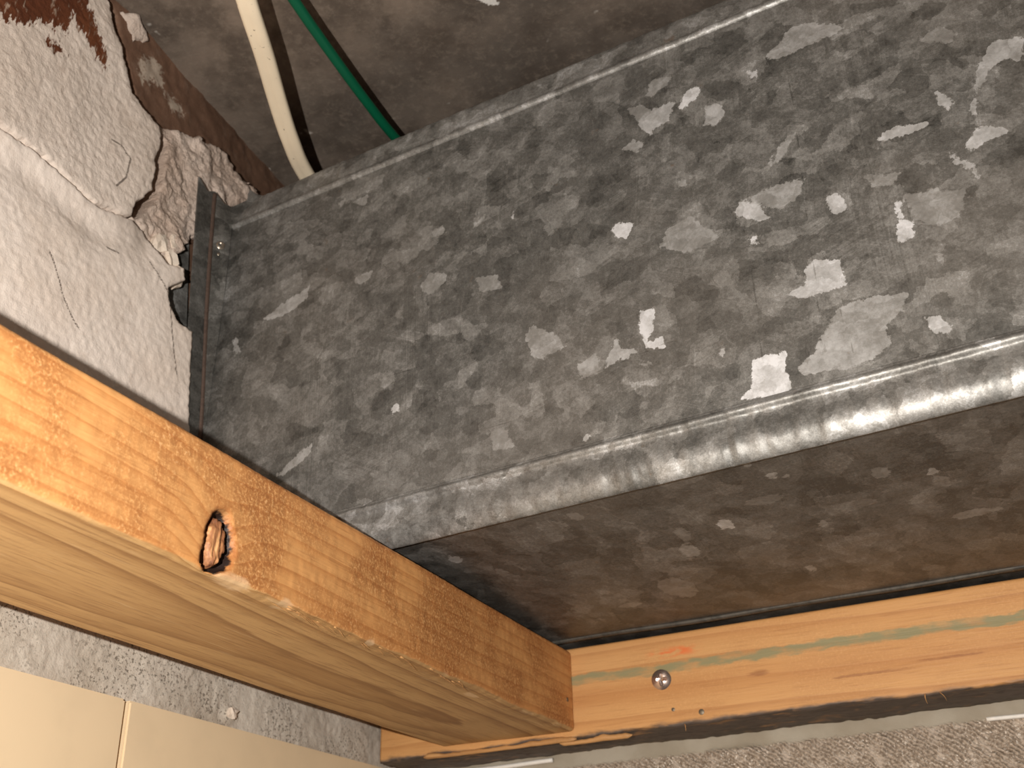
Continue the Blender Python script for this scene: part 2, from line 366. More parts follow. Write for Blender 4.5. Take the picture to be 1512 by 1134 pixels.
# ------------------------------------------------------------------ outlines in millimetres, in the plane of the face they lie on
CHIPS = [(0.75, [(254.3, 165.3), (257.6, 172.4), (263.8, 173.2), (264.3, 169.9), (262.3, 168.2), (262.9, 165.7), (259.3, 165.9), (256.5, 163.5)]), (0.6, [(235.7, 171.2), (243.5, 170.5), (252.4, 170.0), (250.6, 165.2), (248.6, 160.5), (242.3, 159.7), (240.5, 156.8), (236.6, 164.2)]), (0.45, [(231.3, 175.6), (237.7, 175.2), (242.5, 170.2), (236.7, 166.1)]), (0.55, [(265.4, 161.8), (271.6, 159.9), (273.8, 154.1), (269.7, 149.8), (264.0, 151.4)]), (0.42, [(245.1, 186.1), (252.8, 184.2), (250.8, 180.5), (242.6, 176.7), (241.2, 179.3)]), (0.5, [(293.4, 174.1), (299.8, 178.3), (305.0, 184.4), (316.0, 182.2), (326.1, 172.8), (319.6, 171.5), (311.3, 171.1), (304.3, 171.0), (297.2, 171.0)]), (0.62, [(284.3, 171.2), (288.5, 169.8), (289.2, 165.0), (285.9, 166.3)]), (0.65, [(285.2, 60.5), (291.3, 62.8), (293.1, 70.5), (297.1, 72.0), (305.3, 68.9), (305.7, 57.6), (298.2, 56.8), (290.9, 57.1)]), (0.78, [(262.0, 23.9), (265.8, 27.7), (268.3, 38.1), (272.9, 38.6), (281.1, 38.0), (279.2, 31.1), (279.8, 22.2), (272.8, 21.3)]), (0.46, [(283.9, 29.7), (289.6, 34.8), (294.4, 41.6), (301.7, 49.0), (313.6, 49.1), (324.8, 47.4), (322.3, 40.5), (315.9, 37.2), (315.5, 29.2), (309.1, 25.9), (297.5, 25.5), (285.8, 26.9)]), (0.62, [(328.2, 36.3), (332.4, 35.2), (336.3, 29.9), (334.1, 27.9), (329.7, 29.9)]), (0.78, [(227.5, 73.0), (233.7, 72.4), (232.4, 65.1), (229.4, 58.4), (235.3, 58.6), (235.9, 54.2), (228.5, 54.8), (226.4, 62.4)]), (0.55, [(210.6, 52.2), (213.2, 59.0), (217.1, 64.6), (218.4, 58.9), (227.2, 56.1), (218.5, 54.3), (212.7, 53.1)]), (0.45, [(199.2, 57.3), (207.4, 59.9), (209.6, 51.6), (200.8, 50.7)]), (0.46, [(176.4, 77.2), (179.8, 82.0), (184.4, 78.5), (190.3, 74.3), (194.5, 67.5), (183.6, 65.2), (179.1, 68.3)]), (0.78, [(218.7, 115.8), (222.0, 118.6), (228.7, 115.2), (225.1, 109.8), (220.7, 110.8)]), (0.8, [(274.0, 90.1), (276.8, 90.3), (277.5, 86.2), (274.4, 86.8)]), (0.62, [(269.9, 102.7), (273.8, 107.7), (278.9, 105.0), (284.1, 94.7), (277.8, 97.3)]), (0.44, [(275.3, 108.1), (286.4, 110.0), (299.5, 108.7), (295.6, 101.3), (287.2, 97.7), (280.2, 104.4)]), (0.66, [(305.3, 97.2), (309.1, 97.2), (311.6, 89.9), (308.6, 87.1), (305.5, 90.9)]), (0.76, [(327.7, 84.8), (329.9, 83.9), (329.6, 76.5), (332.7, 72.3), (331.3, 67.8), (324.9, 68.5), (325.2, 72.3), (327.8, 75.7)]), (0.42, [(331.6, 86.3), (341.9, 85.0), (351.4, 81.0), (347.9, 70.6), (338.7, 69.9), (332.9, 75.2)]), (0.6, [(327.4, 114.4), (334.1, 116.9), (347.1, 114.7), (345.4, 112.3), (333.2, 112.4)]), (0.62, [(351.3, 126.8), (353.9, 123.9), (356.3, 118.8), (353.5, 116.9), (350.7, 120.5)]), (0.62, [(355.2, 98.2), (360.2, 104.7), (370.6, 100.8), (368.8, 97.6), (362.1, 98.2), (358.1, 95.7)]), (0.56, [(364.8, 125.1), (371.1, 137.0), (375.3, 139.8), (384.3, 136.7), (381.8, 126.3), (375.2, 129.7), (370.0, 127.4), (364.5, 118.7), (361.5, 110.5), (361.1, 113.9)]), (0.55, [(349.5, 98.6), (352.1, 94.4), (355.9, 91.1), (356.6, 84.1), (354.3, 88.8), (350.0, 92.2)]), (0.52, [(33.1, 134.8), (42.0, 138.4), (54.2, 142.0), (62.3, 145.0), (60.7, 137.8), (50.7, 133.4), (38.4, 131.8)]), (0.52, [(48.9, 47.4), (56.9, 52.7), (68.6, 57.9), (68.1, 53.7), (59.0, 48.8), (51.7, 45.7)]), (0.7, [(111.1, 64.4), (113.9, 65.2), (114.7, 61.4), (112.3, 60.8)]), (0.5, [(14.2, 130.0), (17.4, 129.0), (20.5, 120.3), (17.2, 118.2)]), (0.42, [(124.7, 120.7), (130.2, 128.0), (139.1, 122.9), (137.3, 118.1), (130.2, 115.2)]), (0.66, [(172.1, 143.0), (174.1, 143.7), (174.7, 140.1), (172.9, 139.7)]), (0.4, [(157.6, 38.8), (165.4, 39.7), (169.6, 29.5), (160.4, 30.5)]), (0.66, [(255.9, 45.7), (258.9, 46.0), (257.9, 42.8), (255.9, 43.2)]), (0.6, [(197.9, 23.5), (200.8, 27.0), (202.4, 26.0), (200.0, 23.8)]), (0.42, [(88.6, 138.6), (98.3, 139.7), (97.6, 134.2), (90.7, 134.8)]), (0.46, [(227.2, 155.4), (232.9, 158.4), (237.1, 153.9), (233.7, 150.6)]), (0.4, [(351.4, 152.6), (358.5, 156.6), (364.2, 149.2), (359.9, 146.3)]), (0.42, [(242.6, 106.3), (253.0, 108.9), (262.5, 95.2), (248.2, 92.6), (238.9, 99.4)]), (0.42, [(291.9, 127.9), (299.3, 131.4), (293.9, 123.5), (287.9, 119.5)]), (0.5, [(285.6, 122.2), (289.6, 125.5), (287.9, 119.5)]), (0.42, [(132.0, 149.9), (137.5, 150.4), (138.6, 145.4), (133.8, 145.4)]), (0.45, [(76.3, 188.6), (81.2, 190.8), (78.6, 183.4)]), (0.4, [(253.3, 124.1), (246.5, 128.7), (252.9, 127.8)]), (0.44, [(153.6, 145.2), (160.8, 148.0), (153.6, 141.4)]), (0.42, [(322.9, 97.7), (332.7, 97.6), (328.9, 93.0), (322.4, 94.8)]), (0.4, [(153.0, 116.0), (164.8, 113.5), (166.2, 105.9), (156.9, 107.5)]), (0.44, [(84.7, 185.1), (94.8, 187.2), (93.0, 179.6)])]
SPOTS = [(0.8, 233.4, 54.3, 3.1, 5.5), (0.55, 211.3, 73.0, 4.1, 6.7), (0.6, 263.0, 21.4, 1.8, 2.3), (0.6, 314.4, 49.2, 2.2, 3.1), (0.55, 249.6, 117.5, 2.0, 4.3), (0.5, 267.1, 74.6, 1.6, 2.9), (0.6, 123.3, 30.0, 3.3, 4.9), (0.45, 186.6, 15.8, 2.6, 4.4), (0.42, 132.6, 54.0, 2.4, 4.6), (0.4, 190.8, 111.2, 7.7, 13.9), (0.45, 163.1, 121.2, 5.3, 3.7), (0.4, 215.2, 57.0, 2.7, 7.1), (0.35, 254.2, 41.1, 6.5, 3.9), (0.35, 287.2, 63.3, 3.6, 3.4), (0.5, 258.9, 5.4, 1.4, 2.2), (0.5, 267.1, 24.2, 1.3, 1.8), (0.4, 120.1, 45.2, 1.9, 3.7), (0.4, 297.6, 40.1, 3.3, 4.9), (0.42, 322.0, 94.8, 9.2, 3.7)]
SCR = [[(301.5, 194.9), (301.1, 168.2), (300.3, 143.1), (298.4, 109.9), (296.6, 88.2), (295.8, 67.1), (294.1, 47.3)], [(263.1, 121.6), (268.9, 105.8), (274.1, 90.7), (273.1, 69.3), (272.4, 51.7), (271.0, 29.4)], [(301.7, 49.0), (303.1, 30.5)], [(331.6, 92.4), (331.5, 74.2)], [(151.3, 40.5), (170.1, 41.4), (200.8, 50.7), (241.1, 56.1)], [(103.7, 80.0), (152.1, 78.4)]]
U = [(-400.2, 233.9), (-311.7, 334.9), (-301.1, 282.6), (-293.1, 276.4), (-288.5, 264.6), (-282.7, 258.4), (-275.8, 246.4), (-270.0, 240.2), (-262.1, 235.6), (-251.9, 232.6), (-248.8, 228.4), (-248.8, 215.2), (-248.7, 206.7), (-249.6, 193.5), (-253.0, 186.2), (-258.1, 177.4), (-261.2, 170.2), (-281.1, 163.7), (-293.4, 164.7), (-307.3, 166.1), (-320.5, 167.4), (-334.2, 165.1), (-353.7, 163.3), (-418.5, 152.8)]
S = [(-416.8, 153.9), (-351.5, 164.3), (-331.7, 166.0), (-318.0, 168.3), (-304.6, 167.0), (-290.7, 165.5), (-278.3, 164.5), (-258.2, 170.9), (-249.9, 170.0), (-242.5, 164.7), (-234.1, 159.2), (-223.4, 164.0), (-220.6, 156.0), (-230.8, 146.2), (-228.4, 137.9), (-221.6, 133.6), (-211.4, 132.9), (-206.3, 91.2), (-201.1, 54.7), (-69.9, -5.5), (-358.5, -44.5)]
MO = [(-245.2, 237.3), (-235.1, 246.0), (-222.8, 250.9), (-205.0, 259.8), (-190.8, 260.8), (-185.9, 255.7), (-177.5, 255.0), (-164.2, 256.6), (-167.4, 243.6), (-188.3, 223.8), (-198.3, 208.9), (-206.2, 197.2), (-212.8, 189.9), (-222.0, 175.7), (-228.2, 163.7), (-234.2, 170.2), (-241.7, 175.5), (-250.5, 177.9), (-247.5, 186.8), (-243.8, 194.8), (-240.7, 209.7), (-240.0, 222.0), (-240.8, 234.8)]
PB = [(-283.4, 285.1), (-275.7, 289.9), (-266.3, 286.5), (-263.2, 283.1), (-271.7, 274.0), (-277.2, 280.3)]
PAINT = [[(-367.8, 232.6), (-315.2, 287.1), (-306.9, 267.7), (-312.0, 251.7), (-315.5, 239.6), (-322.2, 233.5), (-327.8, 232.5), (-333.6, 224.2), (-340.2, 220.9), (-346.6, 217.0), (-359.8, 200.7)], [(-319.1, 255.9), (-305.7, 262.1), (-294.9, 251.9), (-290.0, 243.0), (-290.9, 236.5), (-296.7, 239.3), (-304.0, 243.7), (-312.9, 246.4)], [(-325.1, 223.7), (-320.7, 226.5), (-315.2, 225.1), (-321.5, 221.6)]]
RES = [[(-265.0, 268.2), (-257.1, 278.5), (-248.8, 279.9), (-242.6, 268.4), (-251.3, 265.9), (-260.6, 258.0)], [(-242.2, 266.3), (-232.4, 269.6), (-226.3, 265.0), (-235.9, 259.6)]]
CR = [[(-278.6, 203.3), (-272.2, 204.1), (-266.1, 200.3), (-266.9, 188.6), (-271.8, 179.9)], [(-300.8, 124.6), (-296.5, 118.6), (-289.9, 108.7), (-282.6, 100.9), (-278.2, 98.1)], [(-271.1, 145.6), (-264.1, 146.2)], [(-245.8, 152.9), (-238.1, 147.8), (-230.2, 142.7), (-223.2, 116.1), (-218.7, 103.6)]]
SLV = [(-227.3, 145.2), (-221.9, 174.6), (-211.9, 193.6), (-205.1, 133.9), (-213.7, 135.2), (-221.2, 137.0)]
KN = [(-278.6, 20.1), (-273.5, 20.5), (-270.0, 14.6), (-268.6, 9.5), (-270.3, 3.5), (-274.7, 0.8), (-280.9, 0.8), (-283.4, 2.8), (-282.7, 8.2), (-282.1, 13.8)]
KC = [(-278.4, 18.4), (-274.7, 17.9), (-271.5, 14.1), (-271.8, 9.2), (-274.2, 3.5), (-277.0, 1.5), (-279.3, 4.0), (-281.3, 8.7), (-280.3, 14.4)]

M_plU = plaster('lime_plaster', srgb(228, 213, 200), srgb(214, 198, 184), srgb(190, 170, 154), paint=True, grain=1.15)
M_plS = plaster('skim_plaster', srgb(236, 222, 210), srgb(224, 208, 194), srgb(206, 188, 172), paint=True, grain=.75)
M_mort = plaster('lime_mortar', srgb(218, 200, 186), srgb(192, 170, 154), srgb(144, 116, 98), grain=1.4, bumpd=.002)
M_base = plaster('brown_masonry', srgb(124, 94, 76), srgb(104, 78, 62), srgb(142, 118, 102), grain=.7, smear=True)
M_cem = plaster('cement_strip', srgb(206, 196, 182), srgb(186, 174, 158), srgb(168, 154, 136), speck=.7, grain=.9)
M_crumb = plaster('plaster_crumb', srgb(238, 224, 208), srgb(226, 208, 190), srgb(206, 184, 162), grain=1.0)

def ceiling_mat():
    g = NT('stained_concrete')
    n0 = g.noise(sc=5, det=5, ro=.6, dist=.4); n1 = g.noise(sc=28, det=5, ro=.62); n2 = g.noise(sc=260, det=5, ro=.7)
    col = g.mix(g.rng(n0, .34, .68), srgb(90, 82, 75), srgb(140, 124, 110))
    col = g.mix(g.rng(n1, .36, .62, .75, 0), col, srgb(76, 66, 58))
    col = g.mix(g.rng(n2, .45, .75, 0, .35), col, srgb(150, 136, 122))
    sp = g.rng(g.noise(g.map(loc=(.4, .2, .1)), sc=62, det=3, ro=.5), .70, .76)
    col = g.mix(g.math('MULTIPLY', sp, .7), col, srgb(206, 198, 188))
    P = g.xyz()
    e = g.math('ADD', g.math('POWER', g.math('SUBTRACT', P[0], .1605), 2.0), g.math('POWER', g.math('ADD', P[1], .2000), 2.0))
    e = g.math('ADD', g.math('SQRT', e), g.math('MULTIPLY_ADD', g.noise(sc=240, det=3), .009, -.0045))
    col = g.mix(g.rng(e, .0048, .0056, .9, 0), col, srgb(226, 222, 216))
    return g.out(col, .88, 0, g.bump(g.math('ADD', n2, n1), .35, .001), .2)
M_ceil = ceiling_mat()

def wallr_mat():
    g = NT('combed_cement')
    P = g.xyz()
    n1 = g.noise(sc=22, det=5); n2 = g.noise(sc=140, det=4, ro=.65); n3 = g.noise(sc=800, det=3)
    r = g.math('ADD', g.math('MULTIPLY', P[0], .62), g.math('MULTIPLY', P[2], .78))
    ph = g.math('SINE', g.math('ADD', g.math('MULTIPLY', r, 3300.), g.math('MULTIPLY', n2, 16.)))
    below = g.rng(g.math('ADD', P[2], g.math('MULTIPLY_ADD', n2, .004, -.002)), -.0505, -.0525)
    col = g.mix(g.rng(n1, .35, .65), srgb(170, 160, 144), srgb(150, 138, 120))
    tx = g.mix(g.rng(g.math('ADD', g.math('MULTIPLY', ph, .20), g.math('MULTIPLY_ADD', n3, 2.4, -1.2)), -.45, .6), srgb(128, 112, 96), srgb(190, 172, 154))
    tx = g.mix(g.rng(n2, .52, .66, 0, .55), tx, srgb(214, 198, 182))
    tx = g.mix(g.math('MULTIPLY', g.rng(g.noise(sc=1100, det=2), .58, .68), g.rng(n1, .4, .6, .3, 1.)), tx, srgb(244, 232, 218))
    col = g.mix(below, col, tx)
    h = g.math('MULTIPLY', below, g.math('ADD', g.math('MULTIPLY', ph, .5), g.math('MULTIPLY', n3, 1.2)))
    return g.out(col, .7, 0, g.bump(g.math('ADD', h, g.math('MULTIPLY', n2, .5)), .7, .0009), .35)
M_wallr = wallr_mat()

def simple(name, c, rough=.5, metal=0, bump=0, sc=300, var=.15, spec=.5):
    g = NT(name); n = g.noise(sc=sc, det=4)
    col = g.mix(g.rng(n, .4, .75, 0, var), c, tuple(x*.45 for x in c))
    return g.out(col, rough, metal, g.bump(n, bump, .0005) if bump else None, spec)
M_tile = simple('cream_tile_glaze', srgb(232, 208, 172), .32, sc=40, var=.10, bump=.03)
M_grout = simple('dark_grout', srgb(120, 104, 88), .9)
M_caulk = simple('white_caulk', srgb(240, 234, 226), .6, bump=.2)
M_zinc = simple('screw_zinc', srgb(196, 172, 160), .26, .9)
M_nail = simple('dull_nail', srgb(120, 108, 92), .5, .7)
M_rust = simple('rusty_edge', srgb(92, 74, 64), .7, .3, .5, 500, .5)
M_darkm = simple('dark_dull_metal', srgb(84, 78, 70), .6, .3, .6, 260, .9)
M_rivet = simple('steel_rivet', srgb(190, 176, 160), .3, .9)
def cable_mat(name, c, dots):
    g = NT(name); n = g.noise(sc=30, det=4); s = g.noise(sc=420, det=2)
    col = g.mix(g.rng(n, .35, .7, 0, .35), c, tuple(x*.72 for x in c))
    if dots: col = g.mix(g.rng(s, .69, .75, 0, .8), col, srgb(120, 96, 70))
    return g.out(col, .5, 0, g.bump(g.noise(sc=260, det=3), .15, .0004), .4)
M_wcab = cable_mat('cream_cable_sheath', srgb(238, 220, 192), True)
M_gcab = cable_mat('green_cable_sheath', srgb(0, 84, 56), False)
def knot_mat():
    g = NT('knot_core'); f = g.noise(g.map(sc=(300, 420, 70)), sc=1, det=4, dist=.5)
    col = g.ramp(f, [(.3, srgb(62, 34, 22)), (.45, srgb(130, 82, 52)), (.58, srgb(176, 122, 80)), (.72, srgb(226, 178, 122))])
    return g.out(col, .6, 0, g.bump(f, .6, .001), .4)
M_knot = knot_mat()
M_joist = wood('pine_joist', 1, (-.040, -.052), fuzz=.75, ringsp=.0046, tones=(srgb(216, 158, 98), srgb(194, 128, 70), srgb(142, 82, 40)),
               pale=(srgb(202, 162, 110), srgb(166, 124, 76), srgb(134, 94, 56)))
M_batten = wood('pine_batten', 0, (.09, -.10), stain=True, streak=True, fuzz=.15, ringsp=.0065, tones=(srgb(206, 154, 98), srgb(188, 131, 77), srgb(146, 93, 50)))
M_splint = wood('torn_fibre', 0, (.05, -.05), fuzz=.1, tones=(srgb(196, 148, 96), srgb(170, 120, 72), srgb(120, 78, 44)))

# ------------------------------------------------------------------ ceiling
def box(name, a, b, mat, parent=None, bev=0.0):
    o = mesh(name, [(x, y, z) for x in (a[0], b[0]) for y in (a[1], b[1]) for z in (a[2], b[2])],
             [(0, 1, 3, 2), (4, 6, 7, 5), (0, 4, 5, 1), (2, 3, 7, 6), (0, 2, 6, 4), (1, 5, 7, 3)], mat, parent, smooth=False)
    if bev:
        bm = bmesh.new(); bm.from_mesh(o.data); bmesh.ops.bevel(bm, geom=bm.edges[:], offset=bev, segments=2, affect='EDGES'); bm.to_mesh(o.data); bm.free()
    return o
ceil = tag(box('ceiling', (-.12, -1.3, .2905), (1.5, .1, .34), M_ceil), 'dark stained concrete ceiling above the metal duct', kind='structure')

# ------------------------------------------------------------------ wall on the left: brown masonry under broken plaster, tiles below
def axis_(*seg):
    out = []
    for a, b, st in seg: out.append(np.arange(a, b, st))
    return np.concatenate(out+[[seg[-1][1]]])
def basex(y): return -.0145-.10*(np.clip(y, -.27, -.12)+.194)
ucrack = [(a+4.6, b+2.0) for a, b in U[2:16]]
def heightfield(name, ya, za, xf, mat, parent=None, keep=None, attrs=None, poly=None, drop=-.045, rough=1.4, rs=160, edge=.7, kind=None):
    Y, Z = np.meshgrid(ya, za, indexing='ij')
    X = xf(Y, Z)
    k = None; A = {a: f(Y, Z) for a, f in (attrs or {}).items()}
    if poly is not None:
        d = sdf(Y*1000, Z*1000, poly)+(fbm(Y, Z, rs, 5, 4)-.5)*2*rough
        X = X-.0012*np.exp(-np.clip(d, 0, 20)/1.3)
        X = drop+(X-drop)*sstep(-edge, edge, d)
        k = d > -edge*1.3
    V = np.stack([X, Y, Z], -1).reshape(-1, 3)
    F = gridfaces(len(ya), len(za), k)
    V, F, A = compact(V, F, A)
    return mesh(name, V, F, mat, parent, A)
ybase = axis_((-1.2, -.36, .02), (-.36, -.10, .0016), (-.10, .02, .008))
zbase = axis_((-.8, .0, .03), (.0, .15, .006), (.15, .2945, .0016))
wl = heightfield('wall_left', ybase, zbase, lambda y, z: basex(y)+(fbm(y, z, 30, 3)-.5)*.004+(fbm(y, z, 220, 8)-.5)*.0016-.03*np.exp(-(dline(y*1000, z*1000, ucrack)/3.0)**4), M_base, attrs={'smear': lambda y, z: np.clip(np.maximum.reduce([sdf(y*1000, z*1000, q) for q in RES]), -30, 30)})
tag(wl, 'brown masonry wall showing through where its plaster has broken away', kind='structure')

YU = axis_((-1.2, -.42, .01), (-.42, -.24, .0008)); ZU = axis_((.10, .15, .004), (.15, .2925, .0008))
Upoly = [(-1200, 300), (-300, 300)]+U[2:]+[(-1200, 120)]
crackline = U[16:]+[(-1200, 120)]
def ux(y, z):
    x = .0012+(fbm(y, z, 18, 11, 3)-.5)*.005+(fbm(y, z, 420, 12, 3)-.5)*.0011
    return x
paintf = lambda y, z: np.clip(np.maximum.reduce([sdf(y*1000, z*1000, q) for q in PAINT]), -30, 30)
pl = heightfield('plaster_coat', YU, ZU, ux, M_plU, wl, poly=Upoly, rough=2.8, rs=100, attrs={'paint': paintf, 'dirt_shade': lambda y, z: 0*y, 'crack': lambda y, z: np.clip(dline(y*1000, z*1000, CR[0]), 0, 9)})
YS = axis_((-1.2, -.42, .012), (-.42, -.195, .0009)); ZS = axis_((-.004, .06, .003), (.06, .175, .0009))
Spoly = [(-1200, 119)]+[(a, b-.9) for a, b in S[:8]]+S[8:18]+[(-200, 40), (-196, -4), (-1200, -4)]
def sx(y, z):
    d = dline(y*1000, z*1000, crackline)
    x = .0016-.0026*np.exp(-((d-13)/9)**2)+(fbm(y, z, 18, 11, 3)-.5)*.005+(fbm(y, z, 420, 22, 3)-.5)*.0009
    return x
def sdirt_shade(y, z):
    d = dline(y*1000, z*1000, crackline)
    return np.exp(-((d-9)/9)**2)*sstep(.35, .6, fbm(y, z, 26, 31))*1.0  # patchy band under the crack: greyish dirt plus painted shading of the dip
heightfield('skim_plaster', YS, ZS, sx, M_plS, wl, poly=Spoly, rough=.9, attrs={'paint': lambda y, z: -30+0*y, 'dirt_shade': sdirt_shade, 'crack': lambda y, z: np.clip(np.minimum.reduce([dline(y*1000, z*1000, c) for c in CR[1:]]), 0, 9)})
MO = [(a-9, b-4) if a < -232 and b < 200 else ((a-7, b) if a < -238 else (a, b)) for a, b in MO]
YM = np.arange(-.272, -.155, .0007); ZM = np.arange(.150, .270, .0007)
def mx(y, z):
    return -.0050+(fbm(y, z, 45, 41, 4)-.5)*.009+(fbm(y, z, 190, 43, 4)-.5)*.005-.05*np.clip(y+.215, 0, 1)-.03*np.exp(-(dline(y*1000, z*1000, ucrack)/2.7)**4)
heightfield('mortar_patch', YM, ZM, mx, M_mort, wl, poly=MO, rough=2.6, rs=260)
YP = np.arange(-.292, -.255, .0007); ZP = np.arange(.262, .2925, .0007)
heightfield('mortar_lump', YP, ZP, lambda y, z: -.004+(fbm(y, z, 90, 51)-.5)*.008, M_mort, wl, poly=PB, rough=1.8, rs=220)
# crumbs of broken plaster along the torn edge beside the duct collar
rng = np.random.RandomState(4)
def crumb(name, c, r, parent, mat, seed):
    bm = bmesh.new(); bmesh.ops.create_icosphere(bm, subdivisions=2, radius=1)
    for v in bm.verts:
        p_ = np.array(v.co); n_ = vn(np.array([p_[0]*3.1+seed*3.7]), np.array([p_[1]*2.1+p_[2]*1.7]), seed)[0]+.5*vn(np.array([p_[2]*4.3+seed]), np.array([p_[0]*4.1-p_[1]*3]), seed+5)[0]
        s_ = .35+.95*n_
        v.co = Vector((p_[0]*r[0]*s_, p_[1]*r[1]*s_, p_[2]*r[2]*s_))
    me = bpy.data.meshes.new(name); bm.to_mesh(me); bm.free(); me.materials.append(mat)
    for f_ in me.polygons: f_.use_smooth = False
    o = bpy.data.objects.new(name, me); COL.objects.link(o); o.location = c; o.parent = parent
    return o
for k, (y, z, r) in enumerate(((-.2235, .1605, .0055), (-.2285, .1665, .005), (-.232, .1445, .0035), (-.2265, .1345, .003), (-.236, .172, .005), (-.2265, .1765, .0045))):
    crumb('plaster_crumb', (-.005, y, z), (r*.6, r*.9, r*1.15), wl, M_crumb, k+1)
# cement strip over the tiles and the tiles themselves
YC = axis_((-1.2, -.36, .02), (-.36, .0, .0012)); ZC = axis_((-.30, -.06, .02), (-.06, .004, .0012))
def cx_(y, z):
    x = -.0042+(fbm(y, z, 25, 71, 3)-.5)*.0030+(fbm(y, z, 420, 72, 3)-.5)*.0012
    return x+.002*np.exp(-(((y+.1525)/.004)**2+((z+.039)/.0026)**2))
cem = heightfield('cement_strip', YC, ZC, cx_, M_cem, wl)
crumb('plaster_crumb', (-.0025, -.1525, -.039), (.0014, .0034, .0026), wl, M_crumb, 17)
tm = None
for j in range(2):
    for i in range(4):
        y0 = -.2207-.2197*(i-1)
        if tm is None:
            t_ = box('tile', (-.006, -.1089, -.0999), (.002, .1089, .0999), M_tile, wl, .0009); tm = t_.data
        else:
            t_ = bpy.data.objects.new('tile', tm); COL.objects.link(t_); t_.parent = wl
        t_.location = (-.001, y0+.1098-.2197, -.0462-.1-.2016*j)
bpy.context.view_layer.update()

# ------------------------------------------------------------------ wall on the right, under the batten
xa = axis_((-.03, .45, .0015), (.45, 1.5, .03)); za = axis_((-.8, -.12, .03), (-.12, -.03, .0012), (-.03, .2925, .03))
Xg, Zg = np.meshgrid(xa, za, indexing='ij')
rough_ = sstep(-.0495, -.053, Zg+(fbm(Xg, Zg, 120, 81)-.5)*.003)
Yg = .0012-(rough_*((fbm(Xg, Zg, 300, 82, 3)-.5)*.0016+sstep(.52, .7, fbm(Xg, Zg, 55, 83))*.0014))
wr = mesh('wall_right', np.stack([Xg, Yg, Zg], -1).reshape(-1, 3), gridfaces(len(xa), len(za)), M_wallr)
tag(wr, 'rough combed cement wall under the screwed batten', kind='structure')
Vc, Fc = tube([(x, -.0002, -.0474+.0003*math.sin(x*90)) for x in np.linspace(.004, .088, 40)], .0012, .0014, up=(0, 1, 0), n=10)
mesh('caulk_bead', Vc, Fc, M_caulk, wr)
Vc, Fc = tube([(x, -.0002, -.0515+.0002*math.sin(x*90)) for x in np.linspace(.305, .40, 30)], .001, .0012, up=(0, 1, 0), n=10)
mesh('caulk_bead', Vc, Fc, M_caulk, wr)

# ------------------------------------------------------------------ timber helpers
def rrect(x0, x1, z0, z1, r, st):
    """points round a rounded rectangle"""
    P = []
    def seg(a, b):
        n = max(2, int(np.hypot(b[0]-a[0], b[1]-a[1])/st)); return [(a[0]+(b[0]-a[0])*t, a[1]+(b[1]-a[1])*t) for t in np.linspace(0, 1, n, endpoint=False)]
    def arc(cx, cz, a0): return [(cx+r*math.cos(math.radians(a0+t)), cz+r*math.sin(math.radians(a0+t))) for t in (0, 18, 36, 54, 72)]
    P += arc(x1-r, z0+r, 270)+seg((x1, z0+r), (x1, z1-r))+arc(x1-r, z1-r, 0)+seg((x1-r, z1), (x0+r, z1))
    P += arc(x0+r, z1-r, 90)+seg((x0, z1-r), (x0, z0+r))+arc(x0+r, z0+r, 180)+seg((x0+r, z0), (x1-r, z0))
    return np.array(P)
def capped(nl, npt):
    i, j = np.meshgrid(np.arange(nl-1), np.arange(npt), indexing='ij'); a = i*npt+j; b = i*npt+(j+1) % npt
    return np.stack([a, b, b+npt, a+npt], -1).reshape(-1, 4)

# ------------------------------------------------------------------ joist
BO = np.array([0.11709, -0.03669, -0.04138]); ly_ = np.array([-0.018571, 0.999824, 0.002734]); ly_ /= np.linalg.norm(ly_)
lz_ = np.array([0, 0, 1.])-ly_*ly_[2]; lz_ /= np.linalg.norm(lz_); lx_ = np.cross(ly_, lz_)
BM = Matrix(((lx_[0], ly_[0], lz_[0], BO[0]), (lx_[1], ly_[1], lz_[1], BO[1]), (lx_[2], ly_[2], lz_[2], BO[2]), (0, 0, 0, 1)))
JW, JH = .0754, .0400
pr = rrect(-JW, 0, 0, JH, .0022, .0010); npt = len(pr)
ls = axis_((-1.15, -.40, .01), (-.40, -.0006, .0010)); nl = len(ls)
Lg = np.repeat(ls[:, None], npt, 1); Xg = np.repeat(pr[None, :, 0], nl, 0).copy(); Zg = np.repeat(pr[None, :, 1], nl, 0).copy()
right = sstep(-.0030, -.0006, Xg)              # how far a point belongs to the right-hand face
kd = sdf(Lg*1000, Zg*1000, KN); kc = sdf(Lg*1000, Zg*1000, KC)
ring = sstep(-.5, .6, kd+(fbm(Lg, Zg, 500, 91, 3)-.5)*1.2)*right
Xg -= ring*.0042
cx0 = np.exp(-((np.hypot((Lg+.276)*1000, (Zg-.010)*900))/16)**2)*right
bark = (np.exp(np.clip(kd, -30, 0)/2.6)*.5+.5*sstep(-.2, .4, kd))*right
near = np.exp(-((Zg+.0)/.003)**2)*sstep(-.012, -.0005, Xg)
torn = np.clip(near*sstep(.5, .7, fbm(Lg, Zg, 60, 92))*.6*sstep(-.30, -.26, Lg)+np.exp(-(((Lg+.245)/.03)**2+((Zg-.001)/.004)**2))*sstep(-.02, -.001, Xg)*.5+(1-sstep(.0, .002, Zg))*np.exp(-((Xg+.009+.05*(Lg+.1))/.006)**2)*sstep(-.24, -.16, Lg)*sstep(.5, .72, fbm(Lg*.35, Xg, 120, 99))*.75, 0, 1)
Zg += near*(fbm(Lg, Lg*0, 180, 93, 3)-.5)*.0009*sstep(-.35, -.25, Lg)
Xg += right*((fbm(Lg, Zg, 420, 94, 3)-.5)*.0004+(fbm(Lg, Zg, 20, 95, 2)-.5)*.0012)
Zg += (1-sstep(.0, .004, Zg))*(fbm(Lg, Xg, 30, 96, 2)-.5)*.0010
